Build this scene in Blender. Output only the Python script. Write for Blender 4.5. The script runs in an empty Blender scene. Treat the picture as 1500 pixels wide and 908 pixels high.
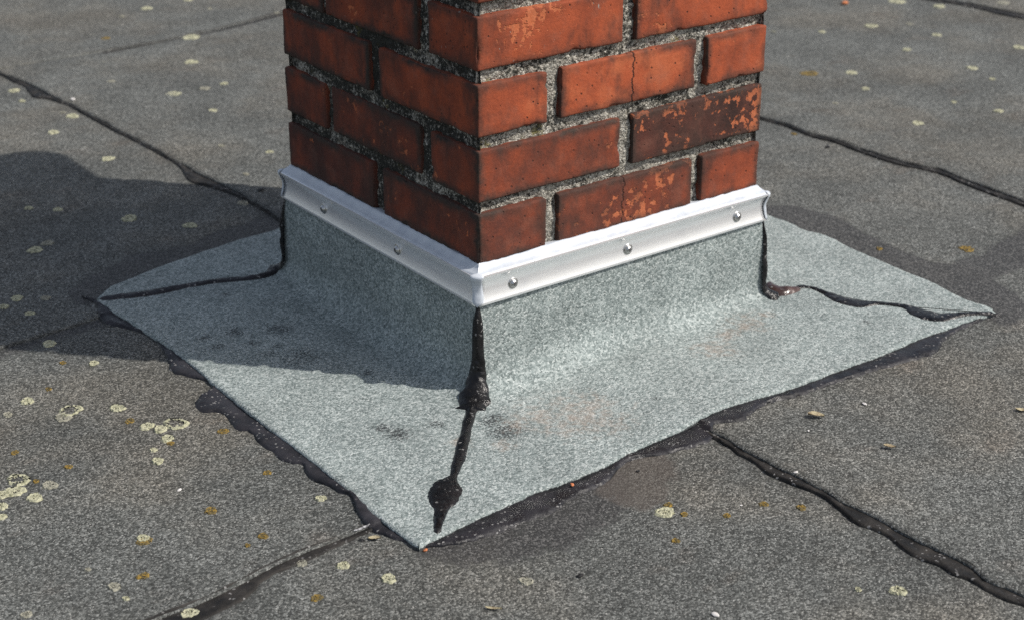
import bpy, bmesh, math, random
import numpy as np
from mathutils import Vector

# ------------------------------------------------------------------ camera, light, exposure
scene = bpy.context.scene
C = scene.collection
YAW, PITCH = 0.64041, -0.42351
cam_data = bpy.data.cameras.new('camera')
cam = bpy.data.objects.new('camera', cam_data)
C.objects.link(cam)
cam.location = (-1.1358, -1.5946, 0.9980)
fwd = Vector((math.sin(YAW) * math.cos(PITCH), math.cos(YAW) * math.cos(PITCH), math.sin(PITCH)))
cam.rotation_euler = fwd.to_track_quat('-Z', 'Y').to_euler()
cam_data.sensor_width = 36.0
cam_data.lens = 58.67
cam_data.clip_start = 0.05
cam_data.clip_end = 200.0
cam_data.dof.use_dof = True
cam_data.dof.focus_distance = 2.03
cam_data.dof.aperture_fstop = 7.1
scene.camera = cam

SUN_EL = math.radians(48.0)
SUN_AZ = math.radians(-47.5)                 # direction towards the sun, measured from +x
to_sun = Vector((math.cos(SUN_AZ) * math.cos(SUN_EL), math.sin(SUN_AZ) * math.cos(SUN_EL), math.sin(SUN_EL)))
world = bpy.data.worlds.new('World')
scene.world = world
world.use_nodes = True
wn = world.node_tree.nodes
wn.clear()
sky = wn.new('ShaderNodeTexSky')
sky.sky_type = 'NISHITA'
sky.sun_disc = False
sky.sun_elevation = SUN_EL
sky.sun_rotation = math.atan2(to_sun.x, to_sun.y)
sky.air_density = 1.0
sky.dust_density = 2.0
sky.ozone_density = 0.6
bg = wn.new('ShaderNodeBackground')
bg.inputs['Strength'].default_value = 0.118
wo = wn.new('ShaderNodeOutputWorld')
haze_sky = wn.new('ShaderNodeHueSaturation')          # a thin even veil of haze pales the blue
haze_sky.inputs['Saturation'].default_value = 0.62
world.node_tree.links.new(sky.outputs[0], haze_sky.inputs['Color'])
world.node_tree.links.new(haze_sky.outputs[0], bg.inputs[0])
world.node_tree.links.new(bg.outputs[0], wo.inputs[0])
sun_data = bpy.data.lights.new('sun', 'SUN')
sun_data.energy = 3.4
sun_data.angle = math.radians(0.53)
sun_data.color = (1.0, 0.945, 0.87)
sun = bpy.data.objects.new('sun', sun_data)
sun.rotation_euler = (-to_sun).to_track_quat('-Z', 'Y').to_euler()
sun.location = to_sun * 6
C.objects.link(sun)
scene.view_settings.view_transform = 'Standard'
scene.view_settings.look = 'None'
scene.view_settings.gamma = 1.0
scene.view_settings.exposure = 0.30
scene.view_settings.use_curve_mapping = False
scene.render.engine = 'CYCLES'
scene.cycles.use_denoising = False

# ------------------------------------------------------------------ outlines measured on the roof plane, in metres
# (x runs along the sunlit chimney face, y along the shaded one, origin at the chimney corner between them)
DATA = {
  'LN': ((-0.2886,0.5468),(-0.2729,0.3448),(-0.2733,0.2902),(-0.2766,0.2208),(-0.2781,0.1578),(-0.279,0.0884),(-0.2782,0.0251),(-0.2775,-0.0355),(-0.2799,-0.0987),(-0.2837,-0.1614),(-0.2844,-0.2166),(-0.2818,-0.2762)),
  'NR': ((-0.2818,-0.2762),(-0.2513,-0.272),(-0.2103,-0.2666),(-0.1696,-0.263),(-0.1314,-0.2599),(-0.1029,-0.2572),(-0.0725,-0.2615),(-0.0377,-0.2608),(0.0058,-0.2592),(0.0375,-0.2513),(0.0872,-0.2489),(0.134,-0.247),(0.173,-0.2422),(0.1907,-0.24),(0.2267,-0.2395),(0.2895,-0.2476),(0.3464,-0.248),(0.4219,-0.2464),(0.4942,-0.2503),(0.5697,-0.2444),(0.6315,-0.2476),(0.6854,-0.2494),(0.7263,-0.2555)),
  'RB': ((0.7263,-0.2555),(0.7428,-0.2356),(0.7341,-0.2001),(0.7398,-0.1568),(0.7473,-0.1259),(0.7438,-0.0733),(0.7466,-0.0239),(0.7477,0.0417),(0.759,0.1024),(0.7454,0.1408),(0.7536,0.1781),(0.7466,0.2128)),
  'LB': ((-0.2874,0.5768),(-0.2538,0.5976),(-0.2278,0.6038),(-0.1595,0.6228),(-0.0917,0.6359),(-0.0401,0.6444),(0.0128,0.653),(0.0636,0.6496)),
  'bleed_LN_in': ((-0.2836,0.5578),(-0.269,0.4016),(-0.2685,0.3546),(-0.2689,0.2997),(-0.2723,0.23),(-0.2738,0.1666),(-0.2747,0.0969),(-0.2739,0.0333),(-0.2731,-0.0276),(-0.2755,-0.0911),(-0.2794,-0.1542),(-0.28,-0.2096),(-0.2791,-0.2705)),
  'bleed_LN_out': ((-0.295,0.5874),(-0.2879,0.5617),(-0.3,0.5189),(-0.3024,0.4857),(-0.287,0.4589),(-0.2777,0.4256),(-0.2719,0.3916),(-0.285,0.3219),(-0.2964,0.2894),(-0.2861,0.2663),(-0.2777,0.2458),(-0.2729,0.2244),(-0.2768,0.2124),(-0.2963,0.2022),(-0.3103,0.1856),(-0.3136,0.1614),(-0.2978,0.1497),(-0.2956,0.1331),(-0.3002,0.1108),(-0.3016,0.0914),(-0.2916,0.0765),(-0.2966,0.0511),(-0.2986,0.0282),(-0.2936,0.0148),(-0.2977,-0.0019),(-0.2944,-0.0209),(-0.2833,-0.0323),(-0.2915,-0.0555),(-0.2934,-0.0767),(-0.2863,-0.0969),(-0.2874,-0.1218),(-0.2799,-0.1324),(-0.2867,-0.1546),(-0.2955,-0.1796),(-0.2985,-0.2115),(-0.2914,-0.2269),(-0.2849,-0.2484),(-0.278,-0.2713)),
  'bleed_NR_in': ((-0.2774,-0.2696),(-0.2468,-0.2653),(-0.2056,-0.2599),(-0.1647,-0.2563),(-0.1264,-0.2531),(-0.0977,-0.2505),(-0.0671,-0.2548),(-0.0321,-0.2541),(0.0116,-0.2524),(0.0434,-0.2445),(0.0933,-0.2421),(0.1404,-0.2402),(0.1797,-0.2353),(0.1974,-0.2331),(0.2336,-0.2327),(0.2968,-0.2408),(0.3539,-0.2412),(0.4298,-0.2396),(0.5025,-0.2435),(0.5783,-0.2376),(0.6404,-0.2408),(0.6946,-0.2426),(0.7357,-0.2487)),
  'bleed_NR_out': ((-0.2793,-0.2708),(-0.2398,-0.2862),(-0.2104,-0.2887),(-0.1864,-0.2904),(-0.1527,-0.2881),(-0.1161,-0.2918),(-0.0904,-0.2844),(-0.0664,-0.2797),(-0.0278,-0.2789),(-0.0049,-0.2724),(0.0247,-0.2582),(0.0501,-0.2582),(0.0749,-0.2676),(0.1118,-0.2722),(0.1505,-0.2756),(0.1726,-0.255),(0.183,-0.2552),(0.2127,-0.2674),(0.2269,-0.2604),(0.2552,-0.2548),(0.2815,-0.2518),(0.3217,-0.2589),(0.3891,-0.2595),(0.445,-0.2634),(0.5238,-0.2715),(0.5714,-0.2764),(0.611,-0.2567),(0.6618,-0.2515),(0.7067,-0.2519),(0.7407,-0.2548)),
  'white_lines': (((0.4433,-0.2612),(0.4824,-0.2667),(0.5212,-0.2715)),((0.5329,-0.2682),(0.5494,-0.2723),(0.5706,-0.2758)),((0.3852,-0.2585),(0.4082,-0.2602)),((0.0031,-0.2649),(0.0182,-0.2575),(0.0342,-0.2555),(0.0549,-0.2569)),((0.0735,-0.2651),(0.0922,-0.2691),(0.1137,-0.2722)),((0.1935,-0.2607),(0.2136,-0.2665)),((-0.1654,-0.2879),(-0.1455,-0.2873),(-0.1363,-0.288)),((-0.1316,-0.2883),(-0.1139,-0.291)),((-0.0398,-0.2766),(-0.0254,-0.278)),((-0.3201,-0.2038),(-0.3058,-0.2043),(-0.2934,-0.2032))),
  'E_in': ((0.1628,-0.2497),(0.1622,-0.2648),(0.1633,-0.3061),(0.1609,-0.3453),(0.1636,-0.3871),(0.1663,-0.4277),(0.1683,-0.4594),(0.166,-0.4944),(0.1709,-0.5338),(0.1709,-0.5687),(0.1738,-0.6113),(0.1765,-0.6527),(0.1707,-0.6926),(0.1767,-0.7339),(0.1843,-0.7822)),
  'E_out': ((0.1577,-0.2528),(0.1552,-0.2723),(0.1532,-0.3167),(0.1495,-0.3343),(0.1532,-0.3532),(0.1454,-0.379),(0.1472,-0.4035),(0.1535,-0.4273),(0.1598,-0.4508),(0.159,-0.4724),(0.1517,-0.4996),(0.1449,-0.5299),(0.1546,-0.5524),(0.152,-0.5777),(0.1454,-0.6061),(0.1468,-0.6234),(0.1544,-0.6387),(0.1496,-0.6607),(0.1579,-0.675),(0.1559,-0.7044),(0.1576,-0.7269),(0.166,-0.7421),(0.1726,-0.7908)),
  'F_in': ((-0.2829,-0.2039),(-0.3385,-0.2064),(-0.3845,-0.2063),(-0.4348,-0.2113),(-0.477,-0.2209),(-0.5338,-0.2271),(-0.5678,-0.2256),(-0.6425,-0.2333)),
  'F_out': ((-0.284,-0.2085),(-0.3443,-0.2159),(-0.4035,-0.2225),(-0.4437,-0.2231),(-0.4676,-0.2414),(-0.4929,-0.2506),(-0.5154,-0.2511),(-0.5378,-0.2564),(-0.6221,-0.2605)),
  'A_in': ((0.0418,1.8823),(0.0414,1.798),(0.0509,1.7685),(0.0557,1.7142),(0.0616,1.6516),(0.0642,1.595),(0.068,1.5307),(0.0731,1.4948),(0.0741,1.4388),(0.0752,1.3842),(0.0793,1.3378),(0.0761,1.3032),(0.0813,1.245),(0.0834,1.187),(0.0861,1.1369),(0.0839,1.0683),(0.0889,1.04),(0.0896,0.9755),(0.0931,0.9185),(0.0977,0.874),(0.099,0.8417),(0.0974,0.7962),(0.0979,0.7389),(0.0925,0.681)),
  'A_out': ((0.034,1.8374),(0.0405,1.7734),(0.0417,1.7169),(0.0488,1.6801),(0.0393,1.6408),(0.0297,1.5919),(0.0499,1.5727),(0.0596,1.5297),(0.0648,1.5147),(0.0681,1.4679),(0.0693,1.4127),(0.0708,1.3565),(0.0717,1.3164),(0.072,1.2781),(0.0766,1.2202),(0.078,1.1582),(0.0805,1.1131),(0.0814,1.0514),(0.0784,1.0236),(0.0612,0.9731),(0.0593,0.939),(0.075,0.9151),(0.0832,0.8729),(0.0935,0.8283),(0.0925,0.7802),(0.0921,0.7261),(0.0875,0.6756)),
  'C_in': ((1.1102,0.6349),(1.1163,0.6112),(1.1281,0.5609),(1.1193,0.4887),(1.1347,0.4415),(1.1302,0.3889),(1.1334,0.3387),(1.1344,0.2764),(1.1451,0.2408),(1.161,0.2048),(1.1509,0.148),(1.1502,0.095),(1.1456,0.0144),(1.143,-0.0404)),
  'C_out': ((1.1051,0.6305),(1.1112,0.6033),(1.1192,0.5477),(1.1102,0.4756),(1.1248,0.4273),(1.1166,0.3695),(1.1171,0.3159),(1.1213,0.2598),(1.1368,0.2313),(1.1447,0.1843),(1.1336,0.1262),(1.131,0.0714),(1.1288,-0.0056),(1.1249,-0.054)),
  'D_in': ((2.1209,1.1277),(2.1379,1.0652),(2.1624,1.0101),(2.175,0.9464),(2.1761,0.8894),(2.1901,0.821),(2.206,0.7245)),
  'D_out': ((2.1055,1.1142),(2.1187,1.0488),(2.1394,0.991),(2.1483,0.9248),(2.1441,0.8639),(2.1546,0.7936),(2.1635,0.693)),
  'B_in': ((0.0935,1.8228),(0.1878,1.8274),(0.2741,1.8329),(0.3421,1.8315),(0.4115,1.8301),(0.5323,1.8437),(0.6074,1.8574),(0.6778,1.8708),(0.7695,1.8959),(0.8347,1.9056)),
  'B_out': ((0.0908,1.8133),(0.1795,1.8076),(0.266,1.8146),(0.337,1.8204),(0.4097,1.8264),(0.5264,1.8322),(0.5982,1.8399),(0.6671,1.8511),(0.7592,1.8778),(0.8252,1.8892)),
  'G_in': ((-0.4889,0.4972),(-0.4591,0.4993),(-0.3667,0.5057),(-0.3017,0.5125)),
  'G_out': ((-0.4929,0.4814),(-0.464,0.4866),(-0.3722,0.4928),(-0.3027,0.4985)),
  'stain_RB': ((0.7775,0.2492),(0.808,0.2189),(0.8214,0.1491),(0.803,0.0696),(0.7962,-0.0073),(0.7976,-0.074),(0.832,-0.1061),(0.9117,-0.1068),(0.9977,-0.0896),(1.0617,-0.081),(1.0036,-0.1351),(0.9312,-0.1412),(0.8759,-0.1452),(0.8372,-0.1418),(0.81,-0.1589),(0.8113,-0.1965),(0.7789,-0.2548),(0.73,-0.2748),(0.7362,-0.2514),(0.7416,-0.1565),(0.7517,-0.0203),(0.7679,0.1099),(0.7623,0.1858)),
  'stain_LB': ((-0.2961,0.5882),(-0.2895,0.6164),(-0.2524,0.6483),(-0.2082,0.668),(-0.1619,0.6832),(-0.1344,0.6766),(-0.1033,0.6766),(-0.0545,0.6733),(-0.022,0.6926),(0.0564,0.7037),(0.1032,0.715),(0.0752,0.6595),(0.0195,0.6665),(-0.0338,0.6579),(-0.0856,0.6494),(-0.1538,0.6364),(-0.2225,0.6173),(-0.2796,0.5965)),
  'stain_NR': ((-0.26,-0.2799),(-0.229,-0.3146),(-0.1832,-0.3372),(-0.1413,-0.345),(-0.1007,-0.3392),(-0.0631,-0.3301),(-0.0305,-0.3032),(-0.0145,-0.2754),(-0.0647,-0.2777),(-0.1527,-0.2881),(-0.2283,-0.2919)),
  'stain_brown': ((-0.0157,-0.2812),(0.0299,-0.2607),(0.0578,-0.2746),(0.0354,-0.3127),(-0.001,-0.3382),(-0.0235,-0.3278),(-0.0317,-0.3088)),
  'skirt_dark': ((-0.1778,0.3407,0.016),(-0.2207,0.3502,0.01),(-0.2204,0.3141,0.009),(-0.1233,0.3114,0.022),(-0.173,0.2517,0.014),(-0.1665,0.2071,0.02),(-0.1548,0.2651,0.01),(-0.0975,0.122,0.007),(-0.1448,0.2172,0.03),(-0.1592,-0.0505,0.014),(-0.1759,0.2946,0.012),(-0.1666,-0.0228,0.009),(-0.2805,-0.0965,0.008),(0.1556,-0.1707,0.007),(-0.0489,-0.1217,0.02),(-0.0466,-0.0897,0.014),(0.3167,-0.1271,0.005),(0.3586,-0.1369,0.004),(-0.0378,-0.0849,0.012),(-0.1068,-0.0562,0.01),(0.5569,-0.1673,0.006),(-0.1285,0.4645,0.008)),
  'skirt_rust': ((0.4186,-0.0665,0.028),(0.4582,-0.0604,0.016),(0.3703,-0.0825,0.02),(-0.0722,-0.1462,0.014),(0.0535,-0.1428,0.055),(0.0064,-0.1193,0.035),(-0.1112,-0.1105,0.014),(0.3243,-0.1041,0.03),(-0.0254,-0.1186,0.02)),
  'pale': ((-0.4896,0.3251,20),(-0.4556,0.2666,34),(-0.4708,0.2547,25),(-0.404,0.2375,22),(-0.3956,0.1689,21),(-0.385,0.152,21),(-0.3633,0.1539,36),(-0.3892,0.124,20),(-0.4159,0.107,11),(-0.4238,0.0791,18),(-0.5244,0.304,14),(-0.576,0.1373,34),(-0.5895,0.1137,28),(-0.6033,0.1143,20),(-0.5511,0.1029,23),(-0.5763,0.0864,23),(-0.6144,0.0899,18),(-0.6222,0.0676,14),(-0.5818,-0.1453,20),(-0.5144,-0.0726,20),(-0.5391,-0.2351,26),(-0.5899,-0.0952,8),(-0.398,-0.2216,16),(-0.3124,-0.1181,16),(-0.3638,-0.2521,19),(-0.3376,-0.3015,23),(-0.2228,-0.3937,21),(-0.0094,-0.3764,29),(0.0829,-0.6443,24),(-0.5818,-0.1739,10),(-0.6761,-0.1376,16),(-0.3976,0.4754,20),(-0.374,0.3796,15),(-0.3744,0.6516,18),(-0.3404,0.6262,14),(-0.3807,0.5862,14),(-0.4025,0.6326,16),(-0.2808,0.8146,22),(-0.253,0.8298,18),(-0.1015,0.8522,24),(-0.1802,0.9623,13),(-0.2172,0.9979,12),(0.0841,0.8055,16),(-0.036,0.7646,20),(0.539,2.1356,16),(0.4561,2.0986,8),(0.658,2.0383,7),(0.2005,2.0204,8),(0.5012,1.8252,24),(0.4085,1.6413,18),(0.2045,1.6007,13),(0.0205,1.6651,16),(0.0058,1.5879,9),(0.0472,1.4335,18),(0.041,1.4656,7),(-0.0233,1.3588,16),(-0.0048,1.1528,18),(0.2712,1.4481,24),(0.3425,1.4488,14),(0.3902,1.4559,12),(0.2844,1.3006,14),(0.2478,1.0071,13),(0.152,0.9213,10),(0.7649,1.9006,8),(0.2533,1.7505,7),(0.656,2.1506,12),(0.1911,1.0883,10),(2.0495,1.0929,22),(2.0953,0.9988,18),(1.82,0.9694,17),(1.9059,0.9286,10),(1.6921,1.0036,10),(1.8804,0.8253,13),(1.7312,0.7843,13),(2.2358,0.9194,18),(1.9446,0.6463,16),(1.7306,0.6015,16),(1.4959,0.7312,16),(1.3065,0.5998,9),(1.5292,0.3714,14),(1.3397,0.4149,18),(1.5045,0.4635,9),(1.6025,1.0704,8),(0.0506,-0.617,10),(1.4339,0.6342,12),(1.6982,0.5231,9)),
  'yellow': ((-0.4066,0.4065,10),(-0.4065,0.1952,15),(-0.3913,0.1103,11),(-0.3243,0.1,16),(-0.3309,-0.0252,13),(-0.4261,-0.0637,19),(-0.4063,-0.1514,16),(-0.4299,-0.1585,9),(-0.5484,-0.1444,18),(-0.5157,-0.0787,22),(-0.4184,-0.2879,18),(-0.554,0.2037,12),(-0.516,0.1313,12),(-0.5603,0.1217,10),(0.0048,-0.3662,14),(0.0052,-0.3929,12),(0.0945,-0.4312,14),(0.1238,-0.4625,16),(0.0425,-0.4245,12),(-0.0403,-0.4297,12),(1.4214,0.7805,24),(1.0999,0.5102,9),(0.9036,-0.062,22),(0.3405,1.9305,12),(0.7928,0.0207,10),(-0.4537,0.3422,10)),
  'leaf': ((0.296,-0.3196,24),(0.3099,-0.43,17),(0.5222,-0.4628,16),(-0.2818,-0.4163,26),(-0.3083,-0.2281,18)),
  'chip': ((-0.0611,-0.2706,9),(1.9266,1.1502,12),(-0.2757,-0.2804,9)),
  'black': ((-0.1696,-0.4219,13),(0.1326,0.8317,14),(1.0917,0.4162,10),(-0.3206,-0.2206,10),(0.0276,-0.2865,7)),
  'white': ((0.3736,-0.3307,9),(0.1702,-0.4071,9),(-0.1035,-0.5615,15),(0.2593,-0.342,5),(0.0715,-0.4178,5),(-0.4341,-0.0002,9),(0.0846,1.5175,10)),
  'near_line': ((-0.0444,-0.0451,0.0088,0.006),(-0.0623,-0.0643,0.0079,0.004),(-0.0846,-0.0884,0.0079,0.003),(-0.1159,-0.124,0.0088,0.003),(-0.1454,-0.1545,0.0079,0.003),(-0.1626,-0.1722,0.0053,0.002),(-0.1707,-0.1782,0.0088,0.003),(-0.1794,-0.1836,0.0176,0.003),(-0.1882,-0.1908,0.0211,0.003),(-0.1966,-0.2001,0.022,0.003),(-0.2042,-0.2098,0.0211,0.003),(-0.2118,-0.2194,0.0167,0.003),(-0.2169,-0.2269,0.0088,0.002),(-0.2304,-0.241,0.0079,0.0025),(-0.2401,-0.2538,0.0053,0.002),(-0.2505,-0.2677,0.0044,0.002)),
  'right_line': ((0.5649,-0.0184,0.0084,0.003),(0.583,-0.0288,0.0042,0.003),(0.5844,-0.0552,0.0056,0.003),(0.5853,-0.0776,0.0127,0.003),(0.5869,-0.1004,0.0183,0.0035),(0.5971,-0.1203,0.0155,0.0035),(0.6191,-0.1306,0.007,0.003),(0.6374,-0.1534,0.0056,0.003),(0.6453,-0.1684,0.0113,0.003),(0.6413,-0.1923,0.0183,0.003),(0.6509,-0.2142,0.0169,0.003),(0.6726,-0.2245,0.0084,0.003),(0.6979,-0.2345,0.007,0.003),(0.7278,-0.2568,0.0056,0.003)),
  'right_blob': ((0.5356,0.0111,0.009,0.01),(0.5286,-0.006,0.015,0.01),(0.5313,-0.0175,0.018,0.009),(0.5462,-0.0223,0.0135,0.007),(0.5672,-0.0284,0.0045,0.004)),
  'left_line': ((-0.0243,0.4993,0.0105,0.008),(-0.0388,0.4903,0.0105,0.007),(-0.0555,0.4896,0.009,0.006),(-0.0762,0.4985,0.009,0.004),(-0.1034,0.5123,0.009,0.004),(-0.1329,0.5214,0.009,0.004),(-0.1686,0.5288,0.009,0.004),(-0.1998,0.5331,0.009,0.004),(-0.2295,0.5396,0.0105,0.004),(-0.2529,0.5477,0.0105,0.004),(-0.2842,0.5617,0.0075,0.003)),
}

# ------------------------------------------------------------------ helpers
random.seed(7)
rng = np.random.default_rng(11)

def _hash(ix, iy, iz, seed):
    h = (ix * 374761393 + iy * 668265263 + iz * 2147483647 + seed * 974711) & 0xffffffff
    h = ((h ^ (h >> 13)) * 1274126177) & 0xffffffff
    h = ((h ^ (h >> 16)) * 2246822519) & 0xffffffff
    return ((h ^ (h >> 15)) & 0xffffff) / float(0xffffff)

def vnoise(p, scale=1.0, seed=0):
    """value noise in -1..1 for an (n,3) array"""
    q = np.asarray(p, float) * scale
    i = np.floor(q).astype(np.int64)
    f = q - i
    f = f * f * (3 - 2 * f)
    r = 0
    for dx in (0, 1):
        for dy in (0, 1):
            for dz in (0, 1):
                w = (f[:, 0] if dx else 1 - f[:, 0]) * (f[:, 1] if dy else 1 - f[:, 1]) * (f[:, 2] if dz else 1 - f[:, 2])
                r = r + w * _hash(i[:, 0] + dx, i[:, 1] + dy, i[:, 2] + dz, seed)
    return r * 2 - 1

def fbm(p, scale=1.0, seed=0, octaves=3):
    r, a = 0, 1.0
    for k in range(octaves):
        r = r + a * vnoise(p, scale * 2 ** k, seed + 17 * k)
        a *= 0.5
    return r / 1.75

def sstep(a, b, x):
    t = np.clip((x - a) / (b - a), 0, 1)
    return t * t * (3 - 2 * t)

def mesh_from(name, verts, faces, attrs=None, smooth=True):
    me = bpy.data.meshes.new(name)
    me.from_pydata([tuple(v) for v in np.asarray(verts, float).tolist()], [], faces)
    if smooth:
        me.polygons.foreach_set('use_smooth', [True] * len(me.polygons))
    for k, v in (attrs or {}).items():
        a = me.attributes.new(k, 'FLOAT', 'POINT')
        a.data.foreach_set('value', np.asarray(v, np.float32))
    me.validate()
    me.update()
    return me

def obj(name, me, mat, parent=None, loc=(0, 0, 0)):
    o = bpy.data.objects.new(name, me)
    C.objects.link(o)
    o.location = loc
    if mat is not None and me is not None:
        me.materials.append(mat)
    if parent is not None:
        o.parent = parent
    return o

def empty(name, loc=(0, 0, 0)):
    o = bpy.data.objects.new(name, None)
    C.objects.link(o)
    o.location = loc
    o.empty_display_size = 0.1
    return o

def tag(o, label=None, cat=None, group=None, kind=None):
    for k, v in (('label', label), ('category', cat), ('group', group), ('kind', kind)):
        if v:
            o[k] = v
    return o

def grid_faces(nu, nv, flip=False):
    """faces of an nu x nv vertex grid stored row by row (v slow)"""
    f = []
    for j in range(nv - 1):
        for i in range(nu - 1):
            a = j * nu + i
            q = (a, a + 1, a + nu + 1, a + nu)
            f.append(q[::-1] if flip else q)
    return f

def fix_normals(me):
    bm = bmesh.new()
    bm.from_mesh(me)
    bmesh.ops.recalc_face_normals(bm, faces=bm.faces)
    bm.to_mesh(me)
    bm.free()

def resample(pts, n):
    p = np.asarray(pts, float)
    d = np.r_[0, np.cumsum(np.linalg.norm(np.diff(p, axis=0), axis=1))]
    t = np.linspace(0, d[-1], n)
    return np.stack([np.interp(t, d, p[:, k]) for k in range(p.shape[1])], 1)

def chaikin(pts, k=2):
    p = np.asarray(pts, float)
    for _ in range(k):
        q = np.empty((2 * (len(p) - 1) + 2, p.shape[1]))
        q[0], q[-1] = p[0], p[-1]
        q[1:-1:2] = p[:-1] * .75 + p[1:] * .25
        q[2:-1:2] = p[:-1] * .25 + p[1:] * .75
        p = q
    return p

def poly_dist(P, poly):
    """distance from points to a closed polygon, zero inside"""
    poly = np.asarray(poly, float)
    best = np.full(len(P), 1e9)
    inside = np.zeros(len(P), bool)
    n = len(poly)
    for k in range(n):
        a, b = poly[k], poly[(k + 1) % n]
        ab = b - a
        t = np.clip(((P - a) @ ab) / max(ab @ ab, 1e-12), 0, 1)
        best = np.minimum(best, np.linalg.norm(P - (a + t[:, None] * ab), axis=1))
        c = (a[1] > P[:, 1]) != (b[1] > P[:, 1])
        xs = a[0] + (P[:, 1] - a[1]) / (b[1] - a[1] if abs(b[1] - a[1]) > 1e-9 else 1e-9) * ab[0]
        inside ^= c & (P[:, 0] < xs)
    return np.where(inside, 0, best), inside

# ------------------------------------------------------------------ materials
class NT:
    def __init__(self, name):
        self.m = bpy.data.materials.new(name)
        self.m.use_nodes = True
        self.t = self.m.node_tree
        self.n = self.t.nodes
        self.bsdf = next(x for x in self.n if x.type == 'BSDF_PRINCIPLED')
        self.bsdf.inputs['Specular IOR Level'].default_value = 0.3
    def link(self, a, b):
        self.t.links.new(a, b)
    def node(self, kind, **kw):
        x = self.n.new(kind)
        for k, v in kw.items():
            setattr(x, k, v)
        return x
    def put(self, sock, v):
        if isinstance(v, (int, float)):
            sock.default_value = v
        elif isinstance(v, (tuple, list)):
            sock.default_value = (*v, 1) if len(v) == 3 and sock.type == 'RGBA' else v
        else:
            self.link(v, sock)
    def coord(self, kind='Object', rand=False, scale=None):
        o = self.node('ShaderNodeTexCoord').outputs[kind]
        if rand:
            info = self.node('ShaderNodeObjectInfo')
            mm = self.node('ShaderNodeMath', operation='MULTIPLY')
            self.link(info.outputs['Random'], mm.inputs[0])
            mm.inputs[1].default_value = 37.0
            add = self.node('ShaderNodeVectorMath', operation='ADD')
            self.link(o, add.inputs[0])
            self.link(mm.outputs[0], add.inputs[1])
            o = add.outputs[0]
        if scale:
            mp = self.node('ShaderNodeVectorMath', operation='MULTIPLY')
            self.link(o, mp.inputs[0])
            mp.inputs[1].default_value = scale
            o = mp.outputs[0]
        return o
    def noise(self, co, scale, detail=3.0, rough=0.55):
        x = self.node('ShaderNodeTexNoise')
        self.link(co, x.inputs['Vector'])
        x.inputs['Scale'].default_value = scale
        x.inputs['Detail'].default_value = detail
        x.inputs['Roughness'].default_value = rough
        return x.outputs['Fac']
    def voro(self, co, scale, rnd=1.0):
        x = self.node('ShaderNodeTexVoronoi')
        self.link(co, x.inputs['Vector'])
        x.inputs['Scale'].default_value = scale
        x.inputs['Randomness'].default_value = rnd
        sep = self.node('ShaderNodeSeparateColor')
        self.link(x.outputs['Color'], sep.inputs[0])
        return x.outputs['Distance'], sep.outputs[0], sep.outputs[1]
    def math(self, op, a, b=None, c=None, clamp=False):
        x = self.node('ShaderNodeMath', operation=op, use_clamp=clamp)
        self.put(x.inputs[0], a)
        if b is not None:
            self.put(x.inputs[1], b)
        if c is not None:
            self.put(x.inputs[2], c)
        return x.outputs[0]
    def map(self, v, a, b, c=0.0, d=1.0, smooth=True):
        x = self.node('ShaderNodeMapRange', interpolation_type='SMOOTHSTEP' if smooth else 'LINEAR')
        self.put(x.inputs[0], v)
        for i, k in enumerate((a, b, c, d)):
            self.put(x.inputs[1 + i], k)
        return x.outputs[0]
    def mix(self, f, a, b, mode='MIX'):
        x = self.node('ShaderNodeMix', data_type='RGBA', blend_type=mode)
        self.put(x.inputs[0], f)
        self.put(x.inputs[6], a)
        self.put(x.inputs[7], b)
        return x.outputs[2]
    def ramp(self, v, stops):
        x = self.node('ShaderNodeValToRGB')
        e = x.color_ramp.elements
        while len(e) < len(stops):
            e.new(0.5)
        for k, (pos, col) in zip(e, stops):
            k.position = pos
            k.color = (*col, 1) if len(col) == 3 else col
        self.put(x.inputs[0], v)
        return x.outputs[0]
    def attr(self, name):
        return self.node('ShaderNodeAttribute', attribute_name=name).outputs['Fac']
    def bump(self, h, dist, strength=1.0, normal=None):
        x = self.node('ShaderNodeBump')
        x.inputs['Strength'].default_value = strength
        x.inputs['Distance'].default_value = dist
        self.link(h, x.inputs['Height'])
        if normal is not None:
            self.link(normal, x.inputs['Normal'])
        return x.outputs[0]
    def out(self, color=None, rough=None, normal=None, metal=None):
        b = self.bsdf.inputs
        if color is not None:
            self.put(b['Base Color'], color)
        if rough is not None:
            self.put(b['Roughness'], rough)
        if normal is not None:
            self.put(b['Normal'], normal)
        if metal is not None:
            self.put(b['Metallic'], metal)
        return self.m

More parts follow.
